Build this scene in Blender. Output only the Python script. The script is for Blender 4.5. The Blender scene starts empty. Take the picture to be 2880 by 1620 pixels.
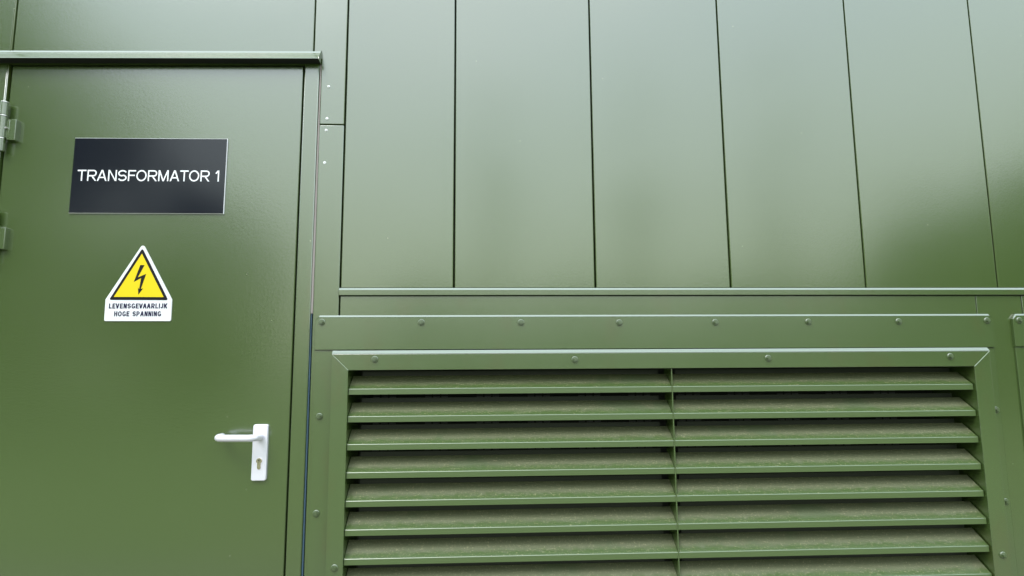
import bpy, bmesh, math, random
from mathutils import Vector, Matrix
R = math.radians
S = bpy.context.scene
COL = S.collection

# ------------------------------------------------------------------ camera
cam_data = bpy.data.cameras.new("camera")
cam_data.sensor_width = 36.0
cam_data.lens = 21.25
cam_data.clip_start = 0.05
cam_data.clip_end = 3000
cam = bpy.data.objects.new("camera", cam_data)
COL.objects.link(cam)
PITCH, YAW, ROLL = 0.12415, 0.04719, -0.00598
cp, sp, cy, sy = math.cos(PITCH), math.sin(PITCH), math.cos(YAW), math.sin(YAW)
fwd = Vector((sy * cp, cy * cp, sp)); rgt = Vector((cy, -sy, 0)); upv = rgt.cross(fwd)
r2 = rgt * math.cos(ROLL) + upv * math.sin(ROLL)
u2 = -rgt * math.sin(ROLL) + upv * math.cos(ROLL)
M = Matrix((r2, u2, -fwd)).transposed().to_4x4()
M.translation = Vector((0.0836, -1.7490, 1.3255))
cam.matrix_world = M
S.camera = cam

# ------------------------------------------------------------------ light
SUN_EL, SUN_AZ = 52.0, 160.0          # behind the photographer, high, veiled by cloud
w = bpy.data.worlds.new("World"); S.world = w; w.use_nodes = True
nt = w.node_tree; nt.nodes.clear()
out = nt.nodes.new("ShaderNodeOutputWorld"); bg = nt.nodes.new("ShaderNodeBackground")
sky = nt.nodes.new("ShaderNodeTexSky"); sky.sky_type = 'NISHITA'; sky.sun_disc = False
sky.sun_elevation = R(SUN_EL); sky.sun_rotation = R(180); sky.air_density = 1.0; sky.dust_density = 3.0
tc = nt.nodes.new("ShaderNodeTexCoord")
mp = nt.nodes.new("ShaderNodeMapping"); mp.inputs['Scale'].default_value = (1, 1, 2.2)
nz = nt.nodes.new("ShaderNodeTexNoise"); nz.inputs['Scale'].default_value = 2.3; nz.inputs['Detail'].default_value = 5
rm = nt.nodes.new("ShaderNodeMapRange"); rm.inputs[1].default_value = .3; rm.inputs[2].default_value = .62
rm.inputs[3].default_value = .72; rm.inputs[4].default_value = 1.0
mix = nt.nodes.new("ShaderNodeMixRGB"); mix.inputs[2].default_value = (7.2, 8.2, 9.0, 1)
nt.links.new(tc.outputs['Generated'], mp.inputs[0]); nt.links.new(mp.outputs[0], nz.inputs['Vector'])
nt.links.new(nz.outputs[0], rm.inputs[0]); nt.links.new(rm.outputs[0], mix.inputs[0])
nt.links.new(sky.outputs[0], mix.inputs[1])
# an overcast sky is about three times brighter overhead than at the horizon
sep = nt.nodes.new("ShaderNodeSeparateXYZ"); nt.links.new(tc.outputs['Generated'], sep.inputs[0])
el = nt.nodes.new("ShaderNodeMapRange"); el.inputs[1].default_value = 0; el.inputs[2].default_value = 1
el.inputs[3].default_value = .97; el.inputs[4].default_value = 2.45
nt.links.new(sep.outputs[2], el.inputs[0])
tint = nt.nodes.new("ShaderNodeMixRGB"); tint.inputs[1].default_value = (1.10, 1.06, .80, 1); tint.inputs[2].default_value = (.99, 1.0, 1.03, 1)
tr = nt.nodes.new("ShaderNodeMapRange"); tr.inputs[1].default_value = .05; tr.inputs[2].default_value = .5
nt.links.new(sep.outputs[2], tr.inputs[0]); nt.links.new(tr.outputs[0], tint.inputs[0])
tm = nt.nodes.new("ShaderNodeVectorMath"); tm.operation = 'MULTIPLY'
nt.links.new(mix.outputs[0], tm.inputs[0]); nt.links.new(tint.outputs[0], tm.inputs[1])
sc = nt.nodes.new("ShaderNodeVectorMath"); sc.operation = 'SCALE'
nt.links.new(tm.outputs[0], sc.inputs[0]); nt.links.new(el.outputs[0], sc.inputs['Scale'])
nt.links.new(sc.outputs[0], bg.inputs[0])
bg.inputs[1].default_value = 0.15
nt.links.new(bg.outputs[0], out.inputs[0])

sd = bpy.data.lights.new("sun", 'SUN'); sd.energy = 1.3; sd.angle = R(24); sd.color = (1, .97, .93)
sun = bpy.data.objects.new("sun", sd); COL.objects.link(sun)
d = Vector((-0.38, -math.cos(R(SUN_EL)), math.sin(R(SUN_EL)))).normalized()
sun.rotation_euler = d.to_track_quat('Z', 'Y').to_euler()
sun.location = (0, -10, 20)

S.view_settings.view_transform = 'Standard'; S.view_settings.look = 'None'
S.view_settings.exposure = 0.35; S.view_settings.gamma = 1
S.render.engine = 'CYCLES'; S.cycles.max_bounces = 8

# ------------------------------------------------------------------ materials
def mat(name, base, rough=.4, ior=1.5, metal=0., bump=None, var=0., warp=0., extra=None, coat=0.):
    m = bpy.data.materials.new(name); m.use_nodes = True
    n = m.node_tree; b = n.nodes['Principled BSDF']
    b.inputs['Roughness'].default_value = rough; b.inputs['IOR'].default_value = ior
    b.inputs['Metallic'].default_value = metal
    tc = n.nodes.new("ShaderNodeTexCoord"); oi = n.nodes.new("ShaderNodeObjectInfo")
    ad = n.nodes.new("ShaderNodeVectorMath"); ad.operation = 'MULTIPLY_ADD'
    cb = n.nodes.new("ShaderNodeCombineXYZ")
    for i in range(3): n.links.new(oi.outputs['Random'], cb.inputs[i])
    n.links.new(cb.outputs[0], ad.inputs[0]); ad.inputs[1].default_value = (37, 19, 53)
    n.links.new(tc.outputs['Object'], ad.inputs[2])
    vec = ad.outputs[0]
    def noise(sc, det=3, rg=.5):
        t = n.nodes.new("ShaderNodeTexNoise"); t.inputs['Scale'].default_value = sc
        t.inputs['Detail'].default_value = det; t.inputs['Roughness'].default_value = rg
        n.links.new(vec, t.inputs['Vector']); return t
    col = None
    rgb = n.nodes.new("ShaderNodeRGB"); rgb.outputs[0].default_value = (*base, 1); col = rgb.outputs[0]
    if var:
        t = noise(2.5, 4); hs = n.nodes.new("ShaderNodeHueSaturation")
        mr = n.nodes.new("ShaderNodeMapRange"); mr.inputs[3].default_value = 1 - var; mr.inputs[4].default_value = 1 + var
        n.links.new(t.outputs[0], mr.inputs[0]); n.links.new(mr.outputs[0], hs.inputs['Value'])
        n.links.new(col, hs.inputs['Color']); col = hs.outputs[0]
        t2 = noise(14, 4); m2 = n.nodes.new("ShaderNodeMapRange")
        m2.inputs[3].default_value = rough * .94; m2.inputs[4].default_value = rough * 1.06
        n.links.new(t2.outputs[0], m2.inputs[0]); n.links.new(m2.outputs[0], b.inputs['Roughness'])
    if extra: col = extra(n, b, col, vec, noise, tc)
    n.links.new(col, b.inputs['Base Color'])
    nrm = None
    if warp:
        t = noise(2.2, 1); bp = n.nodes.new("ShaderNodeBump"); bp.inputs['Strength'].default_value = 1
        bp.inputs['Distance'].default_value = warp; n.links.new(t.outputs[0], bp.inputs['Height']); nrm = bp
    if bump:
        t = noise(bump[0], 2); bp = n.nodes.new("ShaderNodeBump"); bp.inputs['Strength'].default_value = 1
        bp.inputs['Distance'].default_value = bump[1]; n.links.new(t.outputs[0], bp.inputs['Height'])
        if nrm: n.links.new(nrm.outputs[0], bp.inputs['Normal'])
        nrm = bp
    if nrm: n.links.new(nrm.outputs[0], b.inputs['Normal'])
    return m

def mixcol(n, fac, a, bcol):
    mx = n.nodes.new("ShaderNodeMixRGB"); n.links.new(fac, mx.inputs[0]); n.links.new(a, mx.inputs[1])
    mx.inputs[2].default_value = (*bcol, 1); return mx.outputs[0]
def thresh(n, src, lo, hi, mul=1.):
    mr = n.nodes.new("ShaderNodeMapRange"); mr.inputs[1].default_value = lo; mr.inputs[2].default_value = hi
    mr.inputs[4].default_value = mul; n.links.new(src, mr.inputs[0]); return mr.outputs[0]

def specks(n, b, col, vec, noise, tc):          # pale specks of bird lime and pollen stuck on the paint
    v = n.nodes.new("ShaderNodeTexVoronoi"); v.inputs['Scale'].default_value = 14
    n.links.new(vec, v.inputs['Vector'])
    f = thresh(n, v.outputs['Distance'], .024, .012, .42)
    return mixcol(n, f, col, (.45, .45, .36))
def dusty(n, b, col, vec, noise, tc):           # tan dust lying on the sloped louvre blades, thinner near the lip
    sx = n.nodes.new("ShaderNodeSeparateXYZ"); n.links.new(tc.outputs['Object'], sx.inputs[0])
    t = noise(60, 8, .75); t3 = noise(190, 4, .75)
    ed = thresh(n, sx.outputs['Y'], -.017, .008, 1.)
    a = n.nodes.new("ShaderNodeMath"); a.operation = 'MULTIPLY_ADD'; n.links.new(t.outputs[0], a.inputs[0])
    a.inputs[1].default_value = 1.6; n.links.new(ed, a.inputs[2])
    f = thresh(n, a.outputs[0], .95, 1.55, .62)
    lp = thresh(n, sx.outputs['Y'], -.0212, -.0200, 1.)      # the vertical lip itself stays clean
    f2 = n.nodes.new("ShaderNodeMath"); f2.operation = 'MULTIPLY'; n.links.new(f, f2.inputs[0]); n.links.new(lp, f2.inputs[1])
    c = mixcol(n, f2.outputs[0], col, (.130, .132, .060))
    g = n.nodes.new("ShaderNodeMath"); g.operation = 'MULTIPLY'
    n.links.new(thresh(n, t3.outputs[0], .56, .66, .6), g.inputs[0]); n.links.new(lp, g.inputs[1])
    c = mixcol(n, g.outputs[0], c, (.40, .38, .22))
    t4 = noise(5, 3)
    g2 = n.nodes.new("ShaderNodeMath"); g2.operation = 'MULTIPLY'
    n.links.new(thresh(n, t4.outputs[0], .62, .68, .55), g2.inputs[0]); n.links.new(lp, g2.inputs[1])
    c = mixcol(n, g2.outputs[0], c, (.06, .10, .028))
    r = n.nodes.new("ShaderNodeMapRange"); r.inputs[3].default_value = .3; r.inputs[4].default_value = .8
    n.links.new(f2.outputs[0], r.inputs[0]); n.links.new(r.outputs[0], b.inputs['Roughness'])
    return c

def stained(n, b, col, vec, noise, tc):         # olive run marks and damp patches below the joints
    m = n.nodes.new("ShaderNodeMapping"); m.inputs['Scale'].default_value = (1, 1, .45); n.links.new(tc.outputs['Object'], m.inputs[0])
    t = n.nodes.new("ShaderNodeTexNoise"); t.inputs['Scale'].default_value = 9; t.inputs['Detail'].default_value = 6
    t.inputs['Roughness'].default_value = .6; n.links.new(m.outputs[0], t.inputs['Vector'])
    c = mixcol(n, thresh(n, t.outputs[0], .56, .66, .4), col, (.060, .070, .014))
    return specks(n, b, c, vec, noise, tc)
GREEN = (.051, .086, .019)
M_CLAD = mat('green_cladding_paint', GREEN, .18, 2.3, bump=(170, .00010), var=.02, warp=.002, extra=specks)
M_DOOR = mat('green_door_paint', (.049, .083, .018), .20, 2.3, bump=(150, .00013), var=.02, warp=.0015, extra=specks)
M_TRIM = mat('green_trim_paint', GREEN, .22, 2.3, bump=(160, .00006), var=.03, warp=.0003, extra=stained)
M_LOUV = mat('green_louvre_paint', (.051, .088, .020), .24, 2.3, bump=(160, .00006), var=.03, warp=.0003, extra=stained)
M_BLADE = mat('dusty_blade_paint', (.058, .098, .024), .28, 2.1, var=.03, extra=dusty)
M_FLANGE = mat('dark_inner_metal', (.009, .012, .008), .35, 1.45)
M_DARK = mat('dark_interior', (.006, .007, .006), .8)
M_GRID = mat('grey_wire_grille', (.05, .05, .055), .5)
M_SEAL = mat('grey_foam_seal', (.33, .29, .28), .9, bump=(500, .001), var=.1)
M_FILM = mat('blue_protective_film', (.075, .13, .20), .35, var=.1)
M_BLACKSIGN = mat('dark_sign_face', (.007, .009, .015), .13, 1.5)
M_WHITE = mat('white_sign_print', (.85, .86, .88), .35)
M_WSIGN = mat('white_sign_plate', (.76, .76, .79), .4)
M_YELLOW = mat('yellow_sign_print', (.74, .56, .008), .5, 1.35)
M_BLACK = mat('black_sign_print', (.008, .007, .009), .5, 1.3)
M_NAVY = mat('navy_sign_print', (.009, .008, .040), .5, 1.3)
M_ALU = mat('satin_aluminium', (.83, .81, .89), .42, 1.5, .35, bump=(900, .00003))
M_BRASS = mat('nickel_brass', (.78, .67, .60), .25, 1.5, 1.)
M_STEEL = mat('bare_steel', (.75, .74, .72), .3, 1.5, 1.)
M_RIVET = mat('white_rivet_paint', (.85, .86, .88), .4)
M_BOLT = mat('painted_bolt', (.048, .080, .020), .38, 2.1)
M_MITRE_GLINT = mat('mitre_sky_glint', (.30, .36, .27), .3, 2.0)  # green paint made pale, stands in for sky light caught on the mitres

# ------------------------------------------------------------------ helpers
def tag(o, label=None, cat=None, group=None, kind=None):
    if label: o['label'] = label
    if cat: o['category'] = cat
    if group: o['group'] = group
    if kind: o['kind'] = kind
    return o
def empty(name, loc, label, cat, group=None):
    o = bpy.data.objects.new(name, None); o.empty_display_size = .05; COL.objects.link(o)
    o.location = loc; return tag(o, label, cat, group)
def wloc(o):
    v = Vector((0, 0, 0))
    while o is not None: v += Vector(o.location); o = o.parent
    return v
def link(name, bm, m, parent=None, origin=None, smooth=False):
    """links the bmesh (built in world coordinates) as one object; origin = world point"""
    base = wloc(parent)
    org = Vector(origin) if origin is not None else base
    bmesh.ops.translate(bm, verts=bm.verts, vec=-org)
    me = bpy.data.meshes.new(name); bm.to_mesh(me); bm.free()
    if smooth:
        for p in me.polygons: p.use_smooth = True
    me.materials.append(m)
    o = bpy.data.objects.new(name, me); COL.objects.link(o)
    o.parent = parent; o.location = org - base
    return o
def merge(dst, src):
    me = bpy.data.meshes.new('t'); src.to_mesh(me); src.free(); dst.from_mesh(me); bpy.data.meshes.remove(me)
def box(bm, x0, x1, y0, y1, z0, z1, bev=0., seg=2):
    t = bmesh.new()
    vs = [t.verts.new((x, y, z)) for z in (z0, z1) for y in (y0, y1) for x in (x0, x1)]
    for f in ((0, 1, 3, 2), (4, 6, 7, 5), (0, 4, 5, 1), (2, 3, 7, 6), (0, 2, 6, 4), (1, 5, 7, 3)):
        t.faces.new([vs[i] for i in f])
    bmesh.ops.recalc_face_normals(t, faces=t.faces)
    if bev: bmesh.ops.bevel(t, geom=t.edges[:], offset=bev, segments=seg, profile=.5, affect='EDGES')
    merge(bm, t)
def prism(bm, pts, y0, y1, bev=0., seg=2):
    """polygon in x,z extruded from y0 (front) to y1 (back); bev rounds the front rim only"""
    t = bmesh.new()
    a = [t.verts.new((x, y0, z)) for x, z in pts]; b = [t.verts.new((x, y1, z)) for x, z in pts]
    ff = t.faces.new(a); t.faces.new(b[::-1]); n = len(pts)
    for i in range(n): t.faces.new((a[i], b[i], b[(i + 1) % n], a[(i + 1) % n]))
    bmesh.ops.recalc_face_normals(t, faces=t.faces)
    if bev: bmesh.ops.bevel(t, geom=[e for e in ff.edges], offset=bev, segments=seg, profile=.5, affect='EDGES')
    merge(bm, t)
def extr(bm, prof, x0, x1, z0=0., slope=0., xref=0., ends=None):
    """closed profile in (y,z) swept along x, optionally rising by slope"""
    e0, e1 = ends or (0, 0)
    a = [bm.verts.new((x0, y, z + z0 + slope * (x0 - xref))) for y, z in prof]
    b = [bm.verts.new((x1, y, z + z0 + slope * (x1 - xref))) for y, z in prof]
    n = len(prof); fs = []
    for i in range(n): fs.append(bm.faces.new((a[i], a[(i + 1) % n], b[(i + 1) % n], b[i])))
    fs.append(bm.faces.new(a[::-1])); fs.append(bm.faces.new(b))
    bmesh.ops.recalc_face_normals(bm, faces=fs)
def sheet(line, t):
    """a bent sheet of thickness t from an open (y,z) polyline"""
    L = [Vector(p) for p in line]; off = []
    for i, p in enumerate(L):
        ds = []
        if i: ds.append((L[i] - L[i - 1]).normalized())
        if i < len(L) - 1: ds.append((L[i + 1] - L[i]).normalized())
        dd = sum(ds, Vector((0, 0))).normalized(); nn = Vector((-dd.y, dd.x))
        k = 1 / max(.5, abs(nn.dot(Vector((-ds[0].y, ds[0].x)))))
        off.append(p + nn * t * k)
    return [tuple(p) for p in L] + [tuple(p) for p in off[::-1]]
def cyl(bm, c, axis, r, h, n=24, r2=None, rot=0.):
    """cylinder starting at c running h along axis"""
    q = Vector(axis).to_track_quat('Z', 'Y').to_matrix()
    a, b = [], []
    for i in range(n):
        t = rot + 2 * math.pi * i / n
        for lst, rr, hh in ((a, r, 0), (b, r if r2 is None else r2, h)):
            lst.append(bm.verts.new(Vector(c) + q @ Vector((rr * math.cos(t), rr * math.sin(t), hh))))
    fs = [bm.faces.new((a[i], a[(i + 1) % n], b[(i + 1) % n], b[i])) for i in range(n)]
    fs += [bm.faces.new(a[::-1]), bm.faces.new(b)]
    bmesh.ops.recalc_face_normals(bm, faces=fs)
def tube(bm, pts, r, n=24):
    rings = []
    for i, p in enumerate(pts):
        p = Vector(p); a = Vector(pts[max(0, i - 1)]); b = Vector(pts[min(len(pts) - 1, i + 1)])
        t = (b - a).normalized(); u = Vector((0, 0, 1)); v = t.cross(u).normalized()
        rings.append([bm.verts.new(p + r * (u * math.cos(2 * math.pi * k / n) + v * math.sin(2 * math.pi * k / n))) for k in range(n)])
    for A, B in zip(rings, rings[1:]):
        for k in range(n): bm.faces.new((A[k], A[(k + 1) % n], B[(k + 1) % n], B[k]))
    bm.faces.new(rings[0][::-1]); bm.faces.new(rings[-1])
    bmesh.ops.recalc_face_normals(bm, faces=bm.faces)
def rounded(pts, r, seg=5):
    out = []; n = len(pts)
    for i in range(n):
        p0, p, p1 = Vector(pts[i - 1]), Vector(pts[i]), Vector(pts[(i + 1) % n])
        a, b = (p0 - p).normalized(), (p1 - p).normalized(); rr = r[i] if isinstance(r, (list, tuple)) else r
        if not rr: out.append(tuple(p)); continue
        th = a.angle(b); dd = rr / math.tan(th / 2); s, e = p + a * dd, p + b * dd
        c = p + (a + b).normalized() * (rr / math.sin(th / 2))
        a0 = math.atan2((s - c).y, (s - c).x); a1 = math.atan2((e - c).y, (e - c).x); dl = (a1 - a0 + math.pi) % (2 * math.pi) - math.pi
        for k in range(seg + 1): out.append((c.x + rr * math.cos(a0 + dl * k / seg), c.y + rr * math.sin(a0 + dl * k / seg)))
    return out
def shade_auto(o, ang=35):
    vs = o.data.vertices
    for p in o.data.polygons:                     # broad flat faces stay flat, only rounded edges are smoothed
        ext = sorted(max(vs[i].co[k] for i in p.vertices) - min(vs[i].co[k] for i in p.vertices) for k in range(3))
        p.use_smooth = ext[1] < .006
    bm = bmesh.new(); bm.from_mesh(o.data)
    for e in bm.edges:
        e.smooth = len(e.link_faces) == 2 and e.calc_face_angle(0) < R(ang)
    bm.to_mesh(o.data); bm.free()
def copy_tree(o, parent=None):
    c = o.copy(); COL.objects.link(c); c.parent = parent
    for ch in list(o.children): copy_tree(ch, c)
    return c
def glyph(ch, w, s):
    """strokes of one capital in a w x 1 box with stroke width s: polygons in (x, y)"""
    h = s / 2; out = []
    def rect(x0, y0, x1, y1): out.append([[(x0, y0), (x1, y0), (x1, y1), (x0, y1)]])
    def diag(x0, y0, x1, y1, k=1.12):
        hx = h * k; out.append([[(x0 - hx, y0), (x0 + hx, y0), (x1 + hx, y1), (x1 - hx, y1)]])
    def stroke(pts, closed=False):
        n = len(pts); L, Rr = [], []
        for i, p in enumerate(pts):
            a = pts[(i - 1) % n] if (closed or i) else p; b = pts[(i + 1) % n] if (closed or i < n - 1) else p
            dx, dy = b[0] - a[0], b[1] - a[1]; l = math.hypot(dx, dy); nx, ny = -dy / l * h, dx / l * h
            L.append((p[0] + nx, p[1] + ny)); Rr.append((p[0] - nx, p[1] - ny))
        out.append([[L[i], L[(i + 1) % n], Rr[(i + 1) % n], Rr[i]] for i in range(n if closed else n - 1)])
    def arc(cx, cy, rx, ry, a0, a1, n=14):
        return [(cx + rx * math.cos(R(a0 + (a1 - a0) * i / n)), cy + ry * math.sin(R(a0 + (a1 - a0) * i / n))) for i in range(n + 1)]
    if ch == 'T': rect(0, 1 - s, w, 1); rect(w / 2 - h, 0, w / 2 + h, 1 - s)
    elif ch in 'RP':
        rect(0, 0, s, 1); m = .47 if ch == 'R' else .43; r = (1 - h - m) / 2
        stroke([(s, 1 - h), (w - h - r * 1.05, 1 - h)] + arc(w - h - r * 1.05, (1 - h + m) / 2, r * 1.05, r, 85, -85) + [(w - h - r * 1.05, m), (s, m)])
        if ch == 'R': diag(w - h * 1.1, 0, w * .52, m - h * .6, 1.25)
    elif ch == 'A': diag(h, 0, w / 2 - h * .15, 1); diag(w - h, 0, w / 2 + h * .15, 1); rect(w * .24, .26, w * .76, .26 + s * .95)
    elif ch == 'V': diag(w / 2 - h * .15, 0, h, 1); diag(w / 2 + h * .15, 0, w - h, 1)
    elif ch == 'N': rect(0, 0, s, 1); rect(w - s, 0, w, 1); diag(w - s * .68, 0, s * .68, 1, 1.0)
    elif ch == 'M': rect(0, 0, s, 1); rect(w - s, 0, w, 1); diag(w / 2, 0, s * .7, 1, 1.05); diag(w / 2, 0, w - s * .7, 1, 1.05)
    elif ch == 'F': rect(0, 0, s, 1); rect(s, 1 - s, w, 1); rect(s, .46, w * .88, .46 + s)
    elif ch == 'E': rect(0, 0, s, 1); rect(s, 1 - s, w, 1); rect(s, .5 - h, w * .92, .5 + h); rect(s, 0, w, s)
    elif ch == 'L': rect(0, 0, s, 1); rect(s, 0, w, s)
    elif ch == 'H': rect(0, 0, s, 1); rect(w - s, 0, w, 1); rect(s, .5 - h, w - s, .5 + h)
    elif ch == 'I': rect(0, 0, s, 1)
    elif ch == 'O': stroke(arc(w / 2, .5, w / 2 - h, .5 - h * .85, 0, 348, 29), True)
    elif ch == 'G':
        stroke(arc(w / 2, .5, w / 2 - h, .5 - h * .85, 38, 318, 24)); rect(w - s, .08, w, .5); rect(w * .52, .5 - s * .9, w - s, .5)
    elif ch == 'S':
        r = (.5 - h * .5) / 2; x = w / 2
        stroke(arc(x, 1 - h - r, w / 2 - h, r, 20, 255, 18) + arc(x, h + r, w / 2 - h, r, 72, -160, 18))
    elif ch == 'J': stroke([(w - h, 1), (w - h, .5)] + arc(w / 2, .3, w / 2 - h, .3 - h, 0, -175))
    elif ch == 'K': rect(0, 0, s, 1); diag(s * .8, .36, w - h, 1, 1.35); diag(w - h * 1.1, 0, w * .44, .62, 1.3)
    elif ch == '1': rect(w * .55, 0, w * .55 + s, 1); stroke([(w * .08, .72), (w * .34, .83), (w * .60, .97)])
    return out
WID = dict(T=.80, R=.86, A=.90, N=.80, S=.82, F=.72, O=.96, M=.96, E=.72, L=.68, V=.88, G=.88, H=.80, P=.80, J=.62, K=.84, I=.0)
def text_mesh(txt, x0, x1, z0, h, y, name, m, parent, s=.125, gap=.13, cond=1., rise=0., space=.36):
    """each letter is one part; the strokes of a letter overlap a hair apart in depth"""
    ws = [(s if c == 'I' else .42 if c == '1' else space if c == ' ' else WID[c] * cond) for c in txt]
    tight = {('T', 'O'), ('A', 'T'), ('F', 'O'), ('R', 'A'), ('V', 'A'), ('A', 'A'), ('E', 'V')}
    gaps = [gap * (.45 if (a, b) in tight else 1) for a, b in zip(txt, txt[1:])] + [0]
    tot = sum(ws) + sum(gaps); kx = (x1 - x0) / tot; x = 0.
    bm = bmesh.new()
    for c, wc, gp in zip(txt, ws, gaps):
        for j, part in enumerate(glyph(c, wc, s) if c != ' ' else []):
            for poly in part:
                f = bm.faces.new([bm.verts.new((x0 + (x + p[0]) * kx, y - .00004 * j, z0 + p[1] * h + rise * (x + p[0]) / tot)) for p in poly])
        x += wc + gp
    bmesh.ops.remove_doubles(bm, verts=bm.verts, dist=1e-6)
    for f in bm.faces:
        if f.normal.y > 0: f.normal_flip()
    return link(name, bm, m, parent)

rnd = random.Random(7)

# ------------------------------------------------------------------ ground
def plane(name, x0, x1, y0, y1, z, m):
    bm = bmesh.new()
    bm.faces.new([bm.verts.new(p) for p in ((x0, y0, z), (x1, y0, z), (x1, y1, z), (x0, y1, z))])
    return tag(link(name, bm, m), kind='structure')
def grassy(n, b, col, vec, noise, tc):
    t = noise(.35, 6, .6); c = mixcol(n, thresh(n, t.outputs[0], .45, .62), col, (.13, .14, .06))
    t = noise(3, 6, .7); return mixcol(n, thresh(n, t.outputs[0], .5, .7, .6), c, (.17, .14, .085))
M_GRASS = mat('meadow_grass', (.075, .11, .028), .9, extra=grassy)
M_PAVE = mat('concrete_paving', (.13, .12, .09), .85, var=.12, bump=(60, .004))
plane('ground', -600, 600, -600, 600, 0, M_GRASS)
plane('pavement', -8, 12, -2.6, 0, .012, M_PAVE)

# ------------------------------------------------------------------ cladding wall
TOP = 3.35
wall = empty('cladding_wall', (0, 0, 0), 'green metal cladding wall of tall smooth panels around the door and louvres', 'wall')
def panel(x0, x1, z0, z1, m=M_CLAD, name='cladding_panel', y0=0., y1=.022, bev=.0022, tilt=True, lab=None):
    bm = bmesh.new(); box(bm, x0, x1, y0, y1, z0, z1, bev, 3)
    if tilt:                                           # cassettes never hang perfectly true
        a = rnd.uniform(-.002, .002) * min(.35, x1 - x0); b = rnd.uniform(-.0007, .0007) * min(1, z1 - z0)
        for v in bm.verts:
            v.co.y += a * (v.co.x - x0) / (x1 - x0) + b * (v.co.z - z0) / (z1 - z0)
    o = link(name, bm, m, wall, origin=(x0, y0, z0)); shade_auto(o, 50)
    if lab: o['label'] = lab
    return o
G = .0022                                             # half a joint
SEAMS = [-.3298, -.0030, .4120, .8170, 1.2300, 1.6420, 2.052, 2.462, 2.872, 3.282, 3.692]
for a, b in zip(SEAMS, SEAMS[1:]):
    panel(a + G, b - G, 1.5443, TOP, lab='narrow cladding panel cut to fit beside the trim' if a == SEAMS[0] else None)
panel(-1.3030, -.4308, 2.235, TOP, lab='wide panel over the door')
for a, b in ((-1.72, -1.3118), (-2.14, -1.7234), (-2.56, -2.1434), (-2.98, -2.5634)):
    panel(a, b, 2.235 if a == -1.72 else .06, TOP)
panel(-1.72, -1.3575, .06, 2.2316)
bm = bmesh.new(); box(bm, -1.3112, -1.3048, -.004, .02, 2.235, TOP, .0018); shade_auto(link('cover_strip', bm, M_TRIM, wall), 50)
bm = bmesh.new()
prism(bm, [(-.4042, 2.0360), (-.3298 - G, 2.0360), (-.3298 - G, TOP), (-.4275, TOP), (-.4275, 2.2400), (-.4042, 2.2400)], 0, .022, .0018, 3)
shade_auto(link('corner_trim', bm, M_TRIM, wall, origin=(-.40, 0, 2.03)), 50)
panel(-.4042, -.3298 - G, .06, 2.0328, M_TRIM, 'corner_trim')
# band below the rail and the trims between the louvres
panel(-.3298 + G, 1.5664, 1.40, 1.5203, M_TRIM, 'band_panel', bev=.0012)
panel(1.5694, 1.7097, .06, 1.5203, M_TRIM, 'corner_trim', bev=.0008)
panel(1.7131, 3.62, 1.40, 1.5203, M_TRIM, 'band_panel', bev=.0012)
panel(3.6234, 3.69, .06, 1.5203, M_TRIM, 'corner_trim')
panel(-.3298 + G, 3.62, .06, .36, M_TRIM, 'plinth_panel')
# drip rail under the tall panels
bm = bmesh.new()
extr(bm, [(.012, 0), (-.0022, 0), (-.0062, -.0052), (-.0068, -.0062), (-.0068, -.0205), (-.0058, -.0215), (.012, -.0215)],
     -.3312, 3.692, 1.5438)
link('drip_rail', bm, M_TRIM, wall)
# roof capping and core behind the sheets
bm = bmesh.new(); box(bm, -3.0, 3.72, -.0015, 3.1, TOP, TOP + .09, .001); link('roof_edge', bm, M_TRIM, wall)
bm = bmesh.new(); box(bm, -2.98, 3.69, .17, 3.05, .06, TOP - .003); box(bm, -2.98, -.300, .024, .168, .06, TOP - .003)
box(bm, -.299, 3.69, .024, .168, 1.385, TOP - .003); box(bm, 1.545, 1.76, .024, .168, .06, 1.384)
link('wall_core', bm, M_DARK, wall)
# domed rivets on the trim
for x, z in ((-.3811, 2.1529), (-.3827, 2.0530), (-.3839, 2.0163), (-.3854, 1.9165)):
    bm = bmesh.new(); cyl(bm, (x, .0, z), (0, -1, 0), .0042, .0012, 20); cyl(bm, (x, -.0012, z), (0, -1, 0), .0042, .0012, 20, .0030)
    o = link('rivet', bm, M_RIVET, wall, origin=(x, 0, z))
    bm = bmesh.new(); cyl(bm, (x, -.0023, z), (0, -1, 0), .0010, .0004, 12); link('rivet_core', bm, M_DARK, o)

# ------------------------------------------------------------------ door
door = empty('steel_door', (-.8800, 0, .06), 'plain green steel door at the left with white lever handle', 'door')
SL, XR = .0165, -.8811                                # the head sits a touch out of level
def lz(x, z): return z + SL * (x - XR)
bm = bmesh.new()
t = bmesh.new(); x0, x1 = -1.2995, -.4582
vs = [(x0, .08), (x1, .08), (x1, lz(x1, 2.2075)), (x0, lz(x0, 2.2075))]
prism(bm, vs, -.001, .035, .0024, 3)
leaf = link('door_leaf', bm, M_DOOR, door); shade_auto(leaf, 50)
# frame: two jambs and a head tucked under the drip cap
bm = bmesh.new()
prism(bm, [(-.4535, .06), (-.4125, .06), (-.4100, lz(-.41, 2.2135)), (-.4535, lz(-.4535, 2.2135))], -.003, .03, .003, 3)
prism(bm, [(-1.3545, .06), (-1.3098, .06), (-1.3098, lz(-1.31, 2.2125)), (-1.3545, lz(-1.35, 2.2125))], -.004, .03, .003, 3)
prism(bm, [(-1.3085, .06), (-1.3040, .06), (-1.3040, lz(-1.304, 2.208)), (-1.3085, lz(-1.3085, 2.208))], -.0075, .03, .0015, 3)
fr = link('door_frame', bm, M_TRIM, door); shade_auto(fr, 50)
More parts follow.
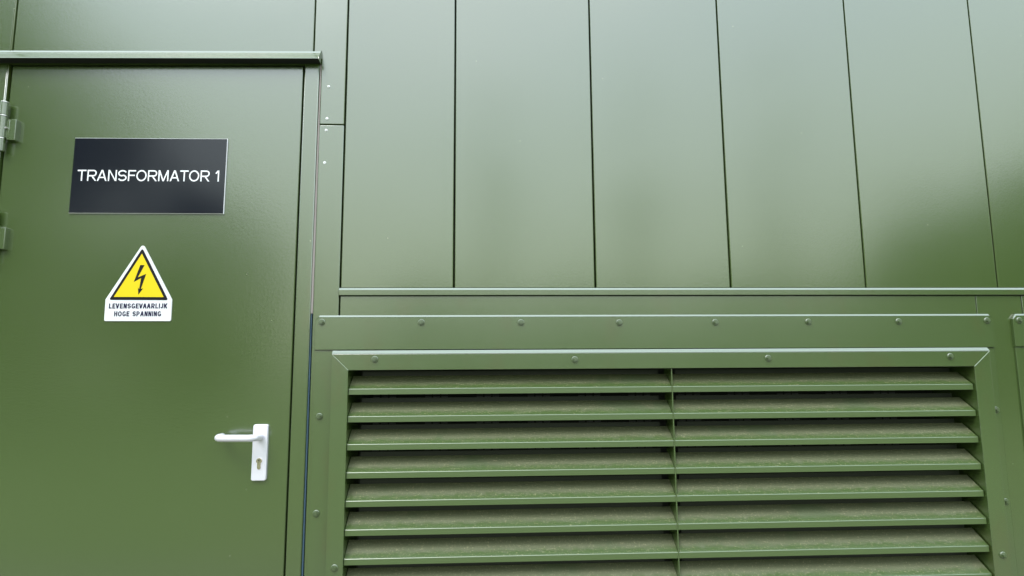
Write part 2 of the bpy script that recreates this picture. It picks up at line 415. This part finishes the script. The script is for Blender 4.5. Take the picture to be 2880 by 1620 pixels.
# drip cap over the head
bm = bmesh.new()
extr(bm, [(.02, 0), (0, 0), (-.0035, -.0015), (-.0065, -.0085), (-.0135, -.0150), (-.0160, -.0185), (-.0330, -.0375), (-.0350, -.0405),
          (-.0338, -.0412), (-.0325, -.0395), (-.0060, -.0110), (.02, -.0110)], -1.40, -.4065, 2.2568, SL, XR)
cap = link('drip_cap', bm, M_TRIM, door)
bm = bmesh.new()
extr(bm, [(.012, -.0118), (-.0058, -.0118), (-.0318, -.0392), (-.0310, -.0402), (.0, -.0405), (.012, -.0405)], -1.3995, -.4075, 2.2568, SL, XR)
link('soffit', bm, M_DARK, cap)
bm = bmesh.new()
extr(bm, [(.01, -.0410), (-.0025, -.0410), (-.0025, -.0438), (.01, -.0438)], -1.3995, -.4100, 2.2568, SL, XR)
link('head_lip', bm, M_TRIM, cap)
bm = bmesh.new()                                       # bent end plate of the cap
extr(bm, [(.02, .001), (-.004, .001), (-.012, -.010), (-.030, -.033), (-.0315, -.040), (.02, -.0445)], -.4063, -.4050, 2.2568, SL, XR)
link('end_plate', bm, M_TRIM, cap)
# dark rebate round the leaf
bm = bmesh.new(); box(bm, -1.3038, -1.2997, .012, .03, .06, 2.21); box(bm, -.4580, -.4537, .012, .03, .06, 2.215)
extr(bm, [(.006, 0), (.006, -.012), (.03, -.012), (.03, 0)], -1.3038, -.4537, 2.2126, SL, XR)
link('rebate_gasket', bm, M_DARK, door)
# foam strip (upper) and blue film (lower) in the joint beside the frame
bm = bmesh.new(); prism(bm, [(-.4122, 1.4705), (-.4050, 1.4705), (-.4046, 2.2240), (-.4090, 2.2240)], .0015, .02, .001, 2)
link('foam_seal', bm, M_SEAL, door)
bm = bmesh.new(); prism(bm, [(-.4116, .06), (-.4074, .06), (-.4078, 1.4700), (-.4116, 1.4700)], .0040, .02, .001, 2)
link('protective_film', bm, M_FILM, door)

def hinge(dz):
    h = bmesh.new()
    prism(h, rounded([(-1.2850, 1.9700 + dz), (-1.2610, 1.9700 + dz), (-1.2610, 2.0322 + dz), (-1.2850, 2.0322 + dz)], .0015), -.017, -.0005, .0015)
    box(h, -1.2890, -1.2780, -.0175, -.001, 1.9765 + dz, 2.0280 + dz, .001)
    o = link('hinge', h, M_LOUV, door, origin=(-1.2965, -.02, 2.00 + dz)); shade_auto(o, 50)
    for z0, z1 in ((2.0425, 2.0800), (1.9745, 2.0385), (1.9360, 1.9720)):
        b = bmesh.new(); cyl(b, (-1.2965, -.018, z0 + dz), (0, 0, 1), .0100, z1 - z0, 28)
        bmesh.ops.bevel(b, geom=[e for e in b.edges if abs(e.verts[0].co.z - e.verts[1].co.z) < 1e-5], offset=.0012, segments=2, affect='EDGES')
        k = link('knuckle', b, M_LOUV, o); shade_auto(k, 40)
    for z0 in (2.0402, 1.9728, 2.0812):
        b = bmesh.new(); cyl(b, (-1.2965, -.018, z0 + dz), (0, 0, 1), .0094, .0022, 24); shade_auto(link('washer', b, M_STEEL, o))
    b = bmesh.new(); cyl(b, (-1.2845, -.017, 2.0045 + dz), (0, -1, 0), .0030, .006, 14); shade_auto(link('set_screw', b, M_STEEL, o))
hinge(0); hinge(-.3180); hinge(-1.55)

# handle: plate, rose, return lever, profile cylinder
bm = bmesh.new()
prism(bm, rounded([(-.5535, 1.0105), (-.5136, 1.0105), (-.5136, 1.1615), (-.5535, 1.1615)], .0055, 6), -.0105, -.0005, .0016, 3)
plate = link('door_handle', bm, M_ALU, door, origin=(-.5335, -.001, 1.0860)); shade_auto(plate, 50)
bm = bmesh.new(); cyl(bm, (-.5318, -.0104, 1.1285), (0, -1, 0), .0112, .0030, 32); shade_auto(link('rose', bm, M_ALU, plate), 50)
path = [(-.5318, -.0125, 1.1287), (-.5318, -.030, 1.1297)]
Rb = .022; cx, cyy = -.5318 - Rb, -.040
for k in range(9):
    a = math.pi / 2 * k / 8; path.append((cx + Rb * math.cos(a), cyy - Rb * math.sin(a), 1.1300 + .0006 * k / 8))
x2 = -.6402 + Rb - .0005
for k in range(9):
    a = math.pi / 2 + math.pi / 2 * k / 8; path.append((x2 + Rb * math.cos(a) + .0095 * 0, cyy - Rb * math.sin(a), 1.1312))
path.append((x2 - Rb, -.0185, 1.1312)); 
path = [(p[0] + (.0085 if p[0] < -.60 else 0), p[1], p[2]) for p in path]
bm = bmesh.new(); tube(bm, path, .0094, 28); link('lever', bm, M_ALU, plate, smooth=True)
bm = bmesh.new()
sl = []
for k in range(21):
    a = math.radians(-52 + 284 * k / 20); sl.append((-.5330 + .0080 * math.cos(a), 1.0640 + .0080 * math.sin(a)))
sl += [(-.5330 - .0049, 1.0455)] + [(-.5330 + .0049 * math.cos(math.radians(180 + 180 * k / 8)), 1.0455 + .0049 * math.sin(math.radians(180 + 180 * k / 8))) for k in range(1, 8)] + [(-.5330 + .0049, 1.0455)]
prism(bm, sl, -.0125, -.009, .0005, 1)
lock = link('lock_cylinder', bm, M_BRASS, plate)
bm = bmesh.new()
prism(bm, [(-.5337, 1.0590), (-.5325, 1.0590), (-.5323, 1.0685), (-.5339, 1.0685)], -.0128, -.0124)
prism(bm, [(-.5350, 1.0640), (-.5312, 1.0655), (-.5316, 1.0672), (-.5350, 1.0662)], -.0129, -.0124)
link('keyhole', bm, M_DARK, plate)

# ------------------------------------------------------------------ signs
sign = empty('name_sign', (-.8838, -.002, 1.7587), 'dark rectangular sign reading TRANSFORMATOR 1 on the door', 'sign')
bm = bmesh.new(); prism(bm, [(-1.1008, 1.7587), (-.6670, 1.7592), (-.6668, 1.9850), (-1.1008, 1.9828)], -.0052, -.0015, .0005, 1)
link('sign_backing', bm, M_WSIGN, sign)
bm = bmesh.new(); prism(bm, [(-1.0998, 1.7602), (-.6688, 1.7607), (-.6686, 1.9838), (-1.0998, 1.9816)], -.0062, -.0053)
link('sign_face', bm, M_BLACKSIGN, sign)
text_mesh('TRANSFORMATOR 1', -1.0845, -.6835, 1.8540, .0328, -.0065, 'lettering', M_WHITE, sign, s=.122, gap=.12, space=.30, rise=.0012)

warn = empty('warning_sign', (-.8890, -.002, 1.4500), 'white and yellow triangular high voltage warning sign below the dark sign', 'sign')
wx = -.8890
bm = bmesh.new()
prism(bm, rounded([(wx - .0916, 1.4502), (wx + .0912, 1.4495), (wx + .0908, 1.5105), (wx, 1.6720), (wx - .0922, 1.5112)],
                  [.004, .004, .004, .0062, .004], 5), -.0035, -.0012, .0003, 1)
link('sign_plate', bm, M_WSIGN, warn)
bm = bmesh.new(); prism(bm, rounded([(wx - .0822, 1.5098), (wx + .0808, 1.5090), (wx - .0005, 1.6585)], .0035, 5), -.0039, -.0034)
link('black_border', bm, M_BLACK, warn)
bm = bmesh.new(); prism(bm, [(wx - .0693, 1.5184), (wx + .0677, 1.5177), (wx - .0005, 1.6424)], -.0043, -.0038)
link('yellow_field', bm, M_YELLOW, warn)
bm = bmesh.new()
prism(bm, [(-.8915, 1.6094), (-.8799, 1.6091), (-.8964, 1.5738), (-.8737, 1.5840), (-.8856, 1.5412), (-.8795, 1.5421), (-.8912, 1.5250), (-.8938, 1.5448),
           (-.8902, 1.5401), (-.8868, 1.5722), (-.9062, 1.5612)], -.0047, -.0042)
link('lightning_bolt', bm, M_BLACK, warn)
text_mesh('LEVENSGEVAARLIJK', -.9698, -.8099, 1.4855, .0142, -.0039, 'upper_lettering', M_NAVY, warn, s=.205, gap=.125, cond=.76)
text_mesh('HOGE SPANNING', -.9542, -.8254, 1.4634, .0142, -.0039, 'lower_lettering', M_NAVY, warn, s=.205, gap=.125, cond=.76)

# ------------------------------------------------------------------ louvre
louv = empty('ventilation_louvre', (.6140, 0, .40), 'large green louvred vent beside the door, whole width in view', 'louvre', 'louvred vents in the wall')
ZB = .40                                               # bottom of the louvre
LX0, LX1 = -.3945, 1.6068
bm = bmesh.new()                                       # top flashing strip with clipped corners
prism(bm, [(LX0, 1.3665), (LX1, 1.3650), (LX1, 1.4510), (LX1 - .0085, 1.4592), (LX0 + .010, 1.4592), (LX0, 1.4495)], -.0095, -.0005, .0010, 1)
# folded top edge, leaning back to the wall
a_, b_ = [(LX0, 1.4497), (LX0 + .010, 1.4594), (LX1 - .0085, 1.4594), (LX1, 1.4512)], [(LX0 + .003, 1.4538), (LX0 + .0115, 1.4645), (LX1 - .010, 1.4645), (LX1 - .003, 1.4550)]
fa = [bm.verts.new((x, -.0093, z)) for x, z in a_]; fb = [bm.verts.new((x, -.0058, z)) for x, z in b_]; fc = [bm.verts.new((x, -.0008, z - .0003)) for x, z in b_]
for i in range(3):
    bm.faces.new((fa[i], fa[i + 1], fb[i + 1], fb[i])); bm.faces.new((fb[i], fb[i + 1], fc[i + 1], fc[i]))
bmesh.ops.recalc_face_normals(bm, faces=bm.faces)
link('mounting_strip', bm, M_LOUV, louv)
for a, b in ((-.3925, -.3300), (1.5600, 1.6068)):
    bm = bmesh.new(); prism(bm, [(a, ZB), (b, ZB), (b, 1.3643), (a, 1.3643)], -.0050, -.0005, .0012, 2); link('side_plate', bm, M_LOUV, louv)
bm = bmesh.new(); prism(bm, [(-.3295, ZB), (1.5595, ZB), (1.5595, ZB + .06), (-.3295, ZB + .06)], -.0050, -.0005, .0012, 2); link('bottom_plate', bm, M_LOUV, louv)
# front frame: four mitred members
F0, F1, FT, FB = -.3395, 1.5690, 1.3540, .455
I0, I1, IT, IB = -.2935, 1.5185, 1.3092, .500
YF = -.0300
def member(pts, bev=.0015):
    bm = bmesh.new(); prism(bm, pts, YF, -.0052, bev, 2); return bm
g = .0003
bm = member([(F0 + g, FT), (F1 - g, FT), (I1 - g, IT), (I0 + g, IT)], .001)
extr(bm, [(YF, .0), (YF - .0005, .0006), (YF + .0035, .0052), (YF + .0042, .0056), (YF + .0075, .0096), (-.0055, .0096), (-.0055, .0)], F0, F1, FT + .0002)
link('frame_member', bm, M_LOUV, louv)
for pts in ([(F0, FT), (I0, IT), (I0, IB), (F0, FB)], [(F1, FT), (F1, FB), (I1, IB), (I1, IT)], [(F0, FB), (I0, IB), (I1, IB), (F1, FB)]):
    link('frame_member', member(pts), M_LOUV, louv)
for a, b in (((F0, FT), (I0, IT)), ((F1, FT), (I1, IT))):       # thin strips painting the sky glint along the mitre edges
    bm = bmesh.new(); dx, dz = b[0] - a[0], b[1] - a[1]; L = math.hypot(dx, dz); nx, nz = -dz / L * .0006, dx / L * .0006
    prism(bm, [(a[0] - nx, a[1] - nz), (b[0] - nx, b[1] - nz), (b[0] + nx, b[1] + nz), (a[0] + nx, a[1] + nz)], YF - .0009, YF + .002)
    link('mitre_glint', bm, M_MITRE_GLINT, louv)
# inner casing
bm = bmesh.new()
box(bm, I0 - .004, I0 - .0005, -.005, .150, IB, IT + .02); box(bm, I1 + .0005, I1 + .004, -.005, .150, IB, IT + .02)
box(bm, I0 - .003, I1 + .003, -.005, .150, IT + .001, IT + .004); box(bm, I0 - .003, I1 + .003, -.005, .150, IB - .006, IB - .002)
link('inner_casing', bm, M_LOUV, louv)
MUL = .6222
bm = bmesh.new(); box(bm, MUL - .0016, MUL + .0016, -.0225, .050, IB, IT - .001, .0004, 1); link('mullion', bm, M_LOUV, louv)
bm = bmesh.new(); box(bm, I0 - .003, I1 + .003, .150, .155, IB - .006, IT + .02); link('back_panel', bm, M_DARK, louv)
# grille of punched slots seen between the blades
bm = bmesh.new(); x = I0 + .05
while x < I1 - .1:
    z = IB + .02
    while z < IT - .01:
        for k in range(3): box(bm, x + k * .024, x + k * .024 + .019, .088, .089, z, z + .0045)
        z += .0085
    x += .153
link('inner_grille', bm, M_GRID, louv)
# blades: lip, dusty slope, rear upstand
prof = sheet([(.034, .0355), (-.0210, .0012), (-.0218, .0), (-.0220, -.0148), (-.0150, -.0150)], .0012)
def blade(x0, x1, z):
    bm = bmesh.new()
    extr(bm, [(p[0], p[1] + z) for p in prof], x0, x1)
    return bm
first = {}
for side, (a, b) in enumerate(((I0 + .0012, MUL - .0020), (MUL + .0020, I1 - .0040))):
    for i in range(10):
        z = 1.2565 - .07555 * i
        if z - .015 < IB: continue
        if side not in first:
            first[side] = o = link('blade', blade(a, b, z), M_BLADE, louv, origin=(a, 0, z))
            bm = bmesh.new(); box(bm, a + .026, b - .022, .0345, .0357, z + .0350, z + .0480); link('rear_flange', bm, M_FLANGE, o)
        else:
            src = first[side]; o = src.copy(); COL.objects.link(o); o.parent = louv; o.location = src.location + Vector((0, 0, z - 1.2565))
            for ch in src.children:
                c = ch.copy(); COL.objects.link(c); c.parent = o
# bolts
def hexbolt(x, y, z, rot):
    bm = bmesh.new(); cyl(bm, (x, y - .0028, z), (0, -1, 0), .0056, .0058, 6, .0053, rot)
    bmesh.ops.bevel(bm, geom=[e for e in bm.edges if e.verts[0].co.y < y - .008 and e.verts[1].co.y < y - .008], offset=.0007, segments=2, affect='EDGES')
    o = link('bolt', bm, M_BOLT, louv, origin=(x, y, z))
    bm = bmesh.new(); cyl(bm, (x, y, z), (0, -1, 0), .0094, .0016, 28); cyl(bm, (x, y - .0016, z), (0, -1, 0), .0094, .0013, 28, .0078)
    shade_auto(link('washer', bm, M_BOLT, o), 30)
SB, PB, FBY = -.0095, -.0050, YF
for x, z in ((-.3756, 1.4450), (-.0944, 1.4437), (.1910, 1.4425), (.4773, 1.4415), (.7608, 1.4415), (1.0402, 1.4420), (1.3151, 1.4425), (1.5880, 1.4445)):
    hexbolt(x, SB, z, rnd.uniform(0, 1))
for z in (1.1815, .9205, .6600):
    hexbolt(-.3750, PB, z, rnd.uniform(0, 1)); hexbolt(1.5915, PB, z, rnd.uniform(0, 1))
for x, z in ((-.2206, 1.3392), (.3422, 1.3352), (.9028, 1.3362), (1.4473, 1.3385), (-.3155, .7850), (1.5460, .7810)):
    hexbolt(x, FBY, z, rnd.uniform(0, 1))
lou2 = copy_tree(louv)
lou2.location.x += 2.0645
lou2['label'] = 'neighbouring green louvred vent, only its corner plate and bolt showing at the right edge'

# ------------------------------------------------------------------ trees across the yard (mirrored in the paint)
def leafy(n, b, col, vec, noise, tc):
    t = noise(1.5, 5); return mixcol(n, thresh(n, t.outputs[0], .4, .65), col, (.09, .13, .03))
M_LEAF = mat('tree_leaves', (.06, .10, .02), .6, extra=leafy)
M_BARK = mat('tree_bark', (.12, .10, .08), .9, var=.2)
def make_tree(kind, h, w, n, ls, seed, loc, label):
    r = random.Random(seed)
    root = empty(kind, (loc[0], loc[1], 0), label, 'tree', 'trees across the yard')
    bm = bmesh.new()
    cyl(bm, (loc[0], loc[1], 0), (0, 0, 1), h * .022, h * .55, 10, h * .009)
    for k in range(6):
        a = r.uniform(0, 6.28); z = h * r.uniform(.2, .5)
        cyl(bm, (loc[0], loc[1], z), (math.cos(a) * w / h, math.sin(a) * w / h, .9), h * .008, h * .28, 6, h * .002)
    link('trunk', bm, M_BARK, root)
    bm = bmesh.new(); cl = []
    for k in range(int(n / 45)):
        t = r.random(); z = h * (.12 + .88 * t)
        rad = w * .5 * (math.sin(math.pi * min(1, .08 + t * .92)) ** .6) * math.sqrt(r.random())
        a = r.uniform(0, 6.28); cl.append((rad * math.cos(a), rad * math.sin(a), z, r.uniform(.10, .2) * w))
    for c in cl:
        for k in range(45):
            p = Vector((loc[0] + c[0] + r.gauss(0, c[3] * .55), loc[1] + c[1] + r.gauss(0, c[3] * .55), max(.3, c[2] + r.gauss(0, c[3] * .5))))
            u = Vector((r.gauss(0, 1), r.gauss(0, 1), r.gauss(0, 1))).normalized(); v = u.orthogonal().normalized()
            s = ls * r.uniform(.6, 1.3)
            bm.faces.new([bm.verts.new(p + q) for q in (u * s, v * s * .6, -u * s, -v * s * .6)])
    link('crown', bm, M_LEAF, root)
    return root
TREES = [
 ('broad_tree', 15.8, 9.5, 6200, .27, (-17.3, -15.0), 'tallest broad tree mirrored at the far left'),
 ('broad_tree', 9.0, 7, 4200, .22, (-11.9, -14.5), 'broad tree mirrored in the door'),
 ('broad_tree', 6.0, 5, 3800, .20, (-8.5, -17.0), 'lower broad tree mirrored beside the trim'),
 ('broad_tree', 3.6, 6, 2400, .18, (-2.2, -22.0), 'small tree mirrored in the first panels'),
 ('broad_tree', 3.4, 7, 2400, .18, (4.0, -23.0), 'small tree mirrored in the middle panels'),
 ('broad_tree', 3.6, 7, 2400, .18, (9.6, -21.0), 'small tree mirrored in the fourth panel'),
 ('broad_tree', 4.9, 6, 3200, .20, (12.8, -15.0), 'medium tree mirrored low in the fifth panel'),
 ('broad_tree', 6.3, 6, 4600, .22, (16.4, -15.0), 'large tree mirrored near the right edge'),
 ('broad_tree', 10.5, 8, 5600, .24, (21.5, -14.5), 'largest tree mirrored at the right edge'),
 ('poplar_tree', 13.5, 1.5, 700, .13, (.5, -23.0), 'slim poplar mirrored in the second panel'),
 ('poplar_tree', 15.0, 1.6, 800, .13, (6.8, -24.0), 'slim poplar mirrored in the third panel'),
 ('poplar_tree', 15.0, 1.6, 600, .13, (12.6, -23.0), 'slim poplar mirrored in the fourth panel'),
]
for i, a in enumerate(TREES): make_tree(*a[:5], 11 + i, *a[5:])
